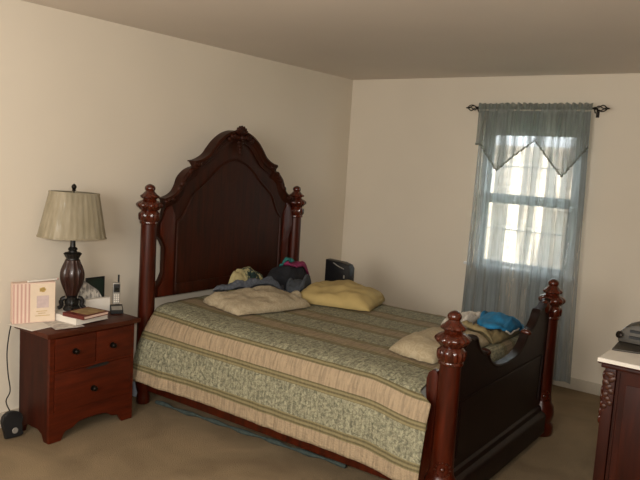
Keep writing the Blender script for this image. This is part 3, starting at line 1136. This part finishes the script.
# lamp
LX, LY, LB = .172, -3.072, BT
lamp = thing('table_lamp', 'table lamp with fluted brown vase base and taupe wrapped shade', 'lamp', (LX, LY, LB))
bm = bmesh.new()
lathe(bm, [(.046, LB), (.05, LB + .008), (.044, LB + .02), (.036, LB + .03), (.04, LB + .042), (.04, LB + .055), (.03, LB + .07), (.028, LB + .078), (.034, LB + .09)], LX, LY, 32)
base = obj('base', bm, 'lamp_black', lamp)
for k in range(4):
    a = math.radians(237 + 90 * k)
    s = bmesh.new()
    pts = [(LX + r * math.cos(a), LY + r * math.sin(a), LB + z) for r, z in ((.035, .072), (.05, .068), (.06, .05), (.056, .034), (.06, .022), (.076, .011))]
    tube(s, spline(pts, 4), lambda q: .015 - .004 * q, 10)
    for v in s.verts:
        v.co.z = max(LB + .001, v.co.z)
    obj('scroll_foot', s, 'lamp_black', base)
bm = bmesh.new()
prof = [(.034, LB + .091), (.036, .785), (.044, .805), (.056, .835), (.065, .866), (.068, .893), (.065, .922), (.055, .952), (.045, .975), (.04, .99)]
prof = [tuple(p) for p in spline(prof, 3)]
lathe(bm, prof, LX, LY, 112, lambda r, z, a: r * (1.03 - .085 * abs(math.sin(7 * a)) ** .6))
obj('fluted_vase', bm, 'lamp_brown', lamp, angle=80)
bm = bmesh.new()
lathe(bm, [(.038, .9905), (.036, .997), (.040, 1.007), (.046, 1.018), (.05, 1.026), (.044, 1.032), (.026, 1.035), (.022, 1.045), (.028, 1.052), (.024, 1.06), (.016, 1.066), (.0145, 1.09), (.0145, 1.15)], LX, LY, 48,
      lambda r, z, a: r * (1 + .05 * math.cos(14 * a) * (1.0 < z < 1.03)))
obj('neck', bm, 'lamp_black', lamp)
bm = bmesh.new()
rings = []
Zs0, Zs1, seg = 1.122, 1.39, 120


def sq(a, n=2.7):
    c, s = math.cos(a), math.sin(a)
    return 1 / (abs(c) ** n + abs(s) ** n) ** (1 / n)


steps = [(0, -.012), (0, 0), (.03, 0), (.031, -.003)] + [(q / 12, -.003) for q in range(1, 12)] + [(.965, -.003), (.966, 0), (1, 0), (1, -.012)]
for q, dr in steps:
    ring = []
    for k in range(seg):
        a = 2 * PI * k / seg
        ra, rb = .148 + (.106 - .148) * q + dr, .196 + (.143 - .196) * q + dr
        pl = 1 + (.010 * math.sin(30 * a) if .03 < q < .966 else 0)
        rr = sq(a) * pl
        ring.append(bm.verts.new((LX + rr * ra * math.cos(a), LY + rr * rb * math.sin(a), Zs0 + (Zs1 - Zs0) * q)))
    rings.append(ring)
for i in range(len(rings) - 1):
    for k in range(seg):
        bm.faces.new((rings[i][k], rings[i][(k + 1) % seg], rings[i + 1][(k + 1) % seg], rings[i + 1][k]))
rot(bm, math.radians(-2.2), 'X', (LX, LY, 1.26))
obj('lamp_shade', bm, 'shade', lamp, angle=60)
bm = bmesh.new()
tube(bm, [(LX, LY, 1.1505), (LX, LY, 1.397)], .004, 8)
tube(bm, [(LX - .098, LY, 1.38), (LX + .098, LY, 1.38)], .003, 6)
tube(bm, [(LX, LY - .132, 1.386), (LX, LY + .132, 1.38)], .003, 6)
obj('harp', bm, 'dark_metal', lamp)
bm = bmesh.new()
lathe(bm, [(.011, 1.3975), (.012, 1.402), (.008, 1.406), (.013, 1.413), (.015, 1.421), (.011, 1.43), (.003, 1.438)], LX, LY, 20)
obj('finial', bm, 'dark_metal', lamp)

# white box, leaning leaflet and dark board at the back
bm = bmesh.new()
bx(bm, .137, .168, -2.965, -2.80, T, T + .09, .002)
rotz(bm, math.radians(-6), (.15, -2.88, 0))
wbox = tag(obj('carton', bm, 'white_card', smooth=False), 'small white carton standing between the lamp and the phone', 'box')
bm = bmesh.new()
prism(bm, [(-2.985, T), (-2.83, T), (-2.815, T + .07), (-2.85, T + .13), (-2.955, T + .205), (-2.985, T + .19)], .124, .126)
rot(bm, math.radians(-3), 'Y', (.125, -2.9, T))
bmesh.ops.translate(bm, verts=bm.verts, vec=Vector((0, 0, .0002)))
tag(obj('leaflet', bm, 'newsprint', smooth=False), 'printed leaflet leaning upright behind the white carton', 'leaflet')
bm = bmesh.new()
bx(bm, .092 + .012, .114, -2.935, -2.80, T, T + .215, .002)
gb = tag(obj('picture_frame', bm, 'black_plastic', smooth=False), 'dark square picture frame behind the leaning leaflet', 'frame')
obj('picture', bx(bmesh.new(), .1142, .1148, -2.925, -2.81, T + .01, T + .205), 'green_print', gb, smooth=False)

# cordless phone
PX, PY, PA = .215, -2.782, math.radians(-32)
cr = thing('phone_cradle', 'black and silver charging cradle holding the handset at the nightstand corner', 'phone cradle', (PX, PY, T))


def pr_(bm):
    return rotz(bm, PA, (PX, PY, 0))


bm = prism(bmesh.new(), [(PX + .048, T), (PX - .048, T), (PX - .048, T + .038), (PX - .022, T + .042), (PX + .048, T + .02)], PY - .038, PY + .038, .004, axis='y')
obj('base', pr_(bm), 'black_plastic', cr)
bm = bx(bmesh.new(), PX - .006, PX + .042, PY - .032, PY + .032, 0, .002)
for v in bm.verts:
    v.co.z += T + .0405 - .0204 - (v.co.x - PX) * .314 + .0135
obj('trim', pr_(bm), 'silver', cr)
hs = thing('phone_handset', 'silver and black cordless handset with antenna standing in its cradle', 'phone', (PX - .03, PY, T + .05))
hz = T + .046
bm = prism(bmesh.new(), [(PX - .046, hz), (PX - .022, hz), (PX - .018, hz + .06), (PX - .022, hz + .135), (PX - .042, hz + .137), (PX - .048, hz + .07)], PY - .022, PY + .022, .005, axis='y')
obj('body', pr_(bm), 'silver', hs)
bm = bx(bmesh.new(), PX - .0185, PX - .016, PY - .018, PY + .018, hz + .075, hz + .128)
obj('earpiece', pr_(bm), 'black_plastic', hs)
bm = bx(bmesh.new(), PX - .0158, PX - .0150, PY - .013, PY + .013, hz + .082, hz + .106)
obj('screen', pr_(bm), 'screen', hs)
kp = bmesh.new()
for r_ in range(4):
    for c_ in range(3):
        bx(kp, PX - .0195, PX - .016, PY - .016 + c_ * .012, PY - .008 + c_ * .012, hz + .012 + r_ * .014, hz + .021 + r_ * .014)
obj('keypad', pr_(kp), 'white_card', hs, smooth=False)
bm = tube(bmesh.new(), [(PX - .034, PY + .012, hz + .1375), (PX - .034, PY + .012, hz + .185)], .0055, 8)
obj('antenna', pr_(bm), 'black_plastic', hs)

# black charger on the carpet by the wall, its cord hanging from the nightstand
ch = thing('power_adapter', 'black rounded adapter with pale badge on the carpet beside the nightstand', 'adapter', (.09, -3.44, 0))
bm = bmesh.new()
n_ = 26
prof_w = lambda q: .062 - .016 * math.sin(PI * min(1, q * 1.15)) if q > .55 else .050
pts = []
ol = [(-.042, 0), (.045, 0), (.052, .012), (.05, .03), (.046, .055), (.056, .085), (.058, .105), (.048, .128), (.025, .142), (-.005, .146), (-.032, .138), (-.05, .118), (-.055, .095), (-.05, .06), (-.045, .03)]
prism(bm, [(p.x, p.y) for p in spline([Vector(o_) for o_ in ol] + [Vector(ol[0])], 3)][:-1], -.016, .018, .007)
rotz(bm, math.radians(-4), (0, 0, 0))
rot(bm, math.radians(-9), 'Y', (0, 0, 0))
bmesh.ops.translate(bm, verts=bm.verts, vec=Vector((.180, -3.437, 0)))
dz = -min(v.co.z for v in bm.verts) + .002
bmesh.ops.translate(bm, verts=bm.verts, vec=Vector((0, 0, dz)))
obj('body', bm, 'black_plastic', ch)
bm = lathe(bmesh.new(), [(.001, .0), (.015, 0), (.017, .002), (.015, .004), (.009, .004), (.008, .0015), (.001, .0015)], 0, 0, 20)
rot(bm, PI / 2, 'Y', (0, 0, 0))
bmesh.ops.translate(bm, verts=bm.verts, vec=Vector((.0185, .008, .036)))
rotz(bm, math.radians(-4), (0, 0, 0))
rot(bm, math.radians(-9), 'Y', (0, 0, 0))
bmesh.ops.translate(bm, verts=bm.verts, vec=Vector((.180, -3.437, dz)))
obj('badge', bm, 'silver', ch)
bm = tube(bmesh.new(), spline([(.152, -3.437, .143), (.085, -3.425, .185), (.056, -3.385, .23), (.05, -3.395, .33), (.045, -3.40, .45), (.05, -3.392, .56), (.066, -3.388, .625)], 6), .0035, 8)
obj('cord', bm, 'cord', ch)

# pale plastic bottle on the floor between nightstand and bed
bm = lathe(bmesh.new(), [(.024, .002), (.03, .006), (.031, .03), (.031, .085), (.026, .1), (.014, .112), (.012, .125)], .118, -2.522, 24)
bt = tag(obj('bottle', bm, 'bottle'), 'pale plastic bottle on the carpet between nightstand and bed post', 'bottle')
obj('cap', lathe(bmesh.new(), [(.014, .1255), (.014, .14), (.012, .142)], .118, -2.522, 16), 'white_card', bt)

# ------------------------------------------------------------------ curtain
rod = thing('curtain_rod', 'dark curtain rod with twisted cage finials above the window', 'curtain rod', (1.79, -.10, 2.19))
RZ, RY = 2.176, -.10
bm = tube(bmesh.new(), [(1.335, RY, RZ), (2.25, RY, RZ)], .008, 10)
obj('rod', bm, 'dark_metal', rod)
for x0, sg in ((1.335, -1), (2.25, 1)):
    bm = bmesh.new()
    ball(bm, (x0 + sg * .008, RY, RZ), (.012, .012, .012), 2)
    ball(bm, (x0 + sg * .102, RY, RZ), (.011, .006, .006), 2)
    for k in range(4):
        pts = []
        for q in range(13):
            t_ = q / 12
            a = k * PI / 2 + 2.4 * t_
            rr = .024 * math.sin(PI * t_) ** .8 + .001
            pts.append((x0 + sg * (.014 + .082 * t_), RY + rr * math.cos(a), RZ + rr * math.sin(a)))
        tube(bm, pts, .0042, 6)
    obj('cage_finial', bm, 'dark_metal', rod)
    bm = bmesh.new()
    xb = x0 - sg * .006 + (.012 if sg > 0 else -.012)
    tube(bm, [(xb, RY, RZ - .010), (xb, RY + .02, RZ - .03), (xb, -.006, RZ - .03)], .005, 8)
    bx(bm, xb - .012, xb + .012, -.006, -.0005, RZ - .06, RZ + .0)
    obj('bracket', bm, 'dark_metal', rod)


def fold_x(u, k):
    return u


def curtain(name, x0, x1, bx0, bx1, ztop, zbot, y, amp, nf, mat, nz=60, nx=260, ruffle=True):
    """zbot: f(u) -> z of the hem"""
    bm = bmesh.new()
    g = []
    for j in range(nz + 1):
        row = []
        for i in range(nx + 1):
            u = i / nx
            zb_ = zbot(u)
            t_ = j / nz
            z = ztop + (zb_ - ztop) * t_
            q = (ztop - z) / ztop
            xa, xb = x0 + (bx0 - x0) * q, x1 + (bx1 - x1) * q
            ph = 2 * PI * nf * (u + .012 * math.sin(9 * u + 1) + .02 * noise.noise(Vector((u * 5, 0, amp * 99))))
            am = amp * (.5 + .8 * noise.noise(Vector((u * 7, q * .8, 3))) + .35 + .5 * q)
            x = xa + (xb - xa) * u + am * .35 * math.sin(2 * ph)
            yy = y + am * math.sin(ph) + .004 * noise.noise(Vector((u * 30, q * 4, 1)))
            if ruffle and abs(z - RZ) < .03:
                yy = RY - .0105 + .3 * (yy - y) * abs(z - RZ) / .03 - (.0 if y < RY else 0)
            row.append(bm.verts.new((x, min(yy, -.016), z)))
        g.append(row)
    for j in range(nz):
        for i in range(nx):
            bm.faces.new((g[j][i], g[j][i + 1], g[j + 1][i + 1], g[j + 1][i]))
    return bm, g


bm, g = curtain('panel', 1.35, 2.235, 1.305, 2.305, 2.155, lambda u: .062, -.08, .017, 11, 'sheer', ruffle=False)
tag(obj('sheer_curtain', bm, 'sheer', angle=180), 'grey green sheer curtain panel hanging over the window to the baseboard', 'curtain')


def hem(u):
    pts = [(0, 1.885), (.06, 1.87), (.13, 1.78), (.225, 1.672), (.36, 1.79), (.55, 1.925), (.67, 1.79), (.80, 1.655), (.86, 1.73), (.93, 1.81), (1, 1.89)]
    for (a, za), (b, zb_) in zip(pts, pts[1:]):
        if u <= b:
            return za + (zb_ - za) * (u - a) / (b - a)
    return pts[-1][1]


bm, g = curtain('valance', 1.345, 2.238, 1.335, 2.30, 2.205, hem, -.125, .009, 24, 'sheer_val', nz=40, nx=380)
hemline = [v.co.copy() for v in g[-1]]
va = tag(obj('valance', bm, 'sheer_val', angle=180), 'zigzag sheer valance with ruffled header gathered on the curtain rod', 'valance')
bm = bmesh.new()
pts = [p + Vector((0, -.003, .004 * math.sin(i * 1.1))) for i, p in enumerate(hemline)][::2]
tube(bm, pts, .0065, 6)
obj('hem_trim', bm, 'sheer_trim', va, angle=180)
bm = bmesh.new()
rows = []
for j in range(7):
    row = []
    for i in range(361):
        u = i / 360
        x = 1.342 + .90 * u
        fl = j / 6
        row.append(bm.verts.new((x, RY - .012 + (.014 * math.sin(2 * PI * 19 * u + 2 * math.sin(13 * u)) * (.3 + fl)) - .008 * math.sin(PI * fl), RZ - .012 + .048 * fl + .006 * math.sin(2 * PI * 19 * u + 1) * fl)))
    rows.append(row)
for j in range(6):
    for i in range(360):
        bm.faces.new((rows[j][i], rows[j][i + 1], rows[j + 1][i + 1], rows[j + 1][i]))
obj('ruffle_header', bm, 'sheer_trim', va, angle=180)

# ------------------------------------------------------------------ dresser
DX0, DX1, DY0, DY1, DZ = 3.022, 3.56, -2.352, -1.0, .89
dr = thing('dresser', 'mahogany dresser end with gilt carved corner post', 'dresser', (3.3, -1.7, 0))
bm = bmesh.new()
bx(bm, DX0 - .027, DX1, DY0 - .027, DY1, DZ - .022, DZ, .008)
bx(bm, DX0 - .014, DX1, DY0 - .014, DY1, DZ - .04, DZ - .0225, .006)
obj('top', bm, 'dresser', dr)
bm = bmesh.new()
bx(bm, DX0 + .05, DX1 - .01, DY0 + .012, DY1 - .01, .09, DZ - .041)
bx(bm, DX0 + .02, DX1 - .01, DY0 + .005, DY1 - .01, .002, .0895, .006)
obj('carcass', bm, 'dresser', dr)
for (x, y) in ((DX0 + .024, DY0 + .024), (DX0 + .024, DY1 - .03)):
    bm = bmesh.new()
    bx(bm, x - .024, x + .024, y - .024, y + .011, .09, DZ - .041, .008)
    p = obj('corner_post', bm, 'dresser', dr)
    if y < -2:
        c = bmesh.new()
        for k in range(9):
            a = k / 8
            ball(c, (x + .012 * math.sin(k * 2.1), y - .027, DZ - .07 - .14 * a), (.019 - .008 * a, .0045, .012), 2, ('Y', .7 * (-1) ** k))
        ball(c, (x, y - .026, DZ - .065), (.021, .006, .012), 2)
        obj('acanthus_carving', c, 'gilt', p)
        c = bmesh.new()
        for k in range(7):
            a = k / 6
            ball(c, (x - .026, y - .012 + .006 * math.sin(k * 2), DZ - .075 - .2 * a), (.006, .013 - .006 * a, .02), 2)
        obj('edge_carving', c, 'mahogany_carved', p)
bm = bmesh.new()
for x0, x1 in ((DX0 + .06, DX0 + .063), (DX1 - .08, DX1 - .077)):
    bx(bm, x0, x1, DY0 + .006, DY0 + .0118, .1, DZ - .05)
bx(bm, DX0 + .09, DX1 - .11, DY0 + .006, DY0 + .0118, .14, DZ - .1, .003)
obj('end_panel', bm, 'dresser', dr)
for r_ in range(4):
    for c_ in range(2):
        y0 = DY0 + .06 + c_ * .63
        z0_ = .12 + r_ * .183
        d = obj('drawer', bx(bmesh.new(), DX0 + .03, DX0 + .0495, y0, y0 + .6, z0_, z0_ + .172, .004), 'dresser', dr)
        for yk in (y0 + .15, y0 + .45):
            obj('pull', ball(bmesh.new(), (DX0 + .02, yk, z0_ + .086), (.0098, .03, .01), 2), 'gilt', d)

bm = bmesh.new()
prism(bm, [(DX0 - .024, DY0 - .022), (DX1 - .1, DY0 - .03), (DX1 - .1, -1.95), (DX0 - .018, -1.98)], DZ + .001, DZ + .0035, axis='z')
bx(bm, DX0 - .026, DX1 - .12, DY0 - .031, DY0 - .0295, DZ - .012, DZ + .0035)
tag(obj('table_runner', bm, 'paper', smooth=False), 'white runner laid over the dresser top edge', 'runner')

dv = thing('clock_radio', 'grey dome topped clock radio on the dresser runner', 'radio', (3.12, -1.99, DZ + .004))
z0 = DZ + .0045
bm = bmesh.new()
prism(bm, [(3.01, -2.20), (3.29, -2.13), (3.27, -1.84), (2.99, -1.9)], z0, z0 + .008, .002, axis='z')
obj('base_plate', bm, 'pewter', dv)
bm = bmesh.new()
ol = [(2.996, z0 + .009), (2.99, z0 + .03), (2.998, z0 + .055), (3.02, z0 + .08), (3.06, z0 + .098), (3.12, z0 + .107), (3.18, z0 + .098), (3.22, z0 + .08), (3.243, z0 + .05), (3.25, z0 + .009)]
prism(bm, ol, -2.04, -1.90, .012, axis='y')
for v in bm.verts:
    v.co.y += .12 * (v.co.z - z0) - (.0 if v.co.y > -1.95 else 0)
dm = obj('housing', bm, 'pewter', dv)
bm = bmesh.new()
for zz in (.035, .063):
    bx(bm, 3.045, 3.20, -2.052 + .12 * zz, -2.041 + .12 * zz, z0 + zz, z0 + zz + .011)
obj('speaker_slot', bm, 'black_plastic', dm)
bm = lathe(bmesh.new(), [(.016, 0), (.017, .004), (.013, .008), (.006, .009), (.002, .009)], 0, 0, 20)
rot(bm, math.radians(75), 'X', (0, 0, 0))
rot(bm, math.radians(-25), 'Z', (0, 0, 0))
bmesh.ops.translate(bm, verts=bm.verts, vec=Vector((3.003, -2.05, z0 + .045)))
obj('dial', bm, 'dark_metal', dm)

# ------------------------------------------------------------------ camera
cam = bpy.data.cameras.new('camera')
co = bpy.data.objects.new('camera', cam)
C.objects.link(co)
fw = Vector((-0.58619, 0.80192, -0.11539)).normalized()
r_ = Vector((0.80143, 0.59482, 0.06245))
r_ = (r_ - fw * r_.dot(fw)).normalized()
u_ = r_.cross(fw)
co.matrix_world = Matrix(((r_.x, u_.x, -fw.x, 3.6902), (r_.y, u_.y, -fw.y, -5.4165), (r_.z, u_.z, -fw.z, 1.6596), (0, 0, 0, 1)))
cam.sensor_fit = 'HORIZONTAL'
cam.sensor_width = 36
cam.lens = 677.98 / 640 * 36
cam.clip_start = .05
S.camera = co


# ------------------------------------------------------------------ light
def area(name, loc, target, size, power, col, sy=None):
    l = bpy.data.lights.new(name, 'AREA')
    l.energy = power
    l.color = col
    l.size = size
    if sy:
        l.shape = 'RECTANGLE'
        l.size_y = sy
    o = bpy.data.objects.new(name, l)
    C.objects.link(o)
    o.location = loc
    o.rotation_euler = (Vector(target) - Vector(loc)).to_track_quat('-Z', 'Y').to_euler()
    return o


# camera flash
area('flash', (3.6902 - .06, -5.4165 + .08, 1.6596 + .06), (1.6, -1.8, .9), .12, 50, (1, .96, .89))
# daylight from the doorway and windows behind the camera
area('entry_light', (2.2, -6.3, 1.7), (.8, -2.0, 1.0), 1.6, 95, (1, .96, .90), 1.3)

w = bpy.data.worlds.new('daylight')
S.world = w
w.use_nodes = True
bg = w.node_tree.nodes['Background']
bg.inputs['Color'].default_value = (.95, .97, 1, 1)
bg.inputs['Strength'].default_value = 9

S.view_settings.view_transform = 'Standard'
S.view_settings.look = 'None'
S.view_settings.exposure = -.1
S.cycles.use_denoising = True
S.cycles.max_bounces = 8
S.cycles.transparent_max_bounces = 16
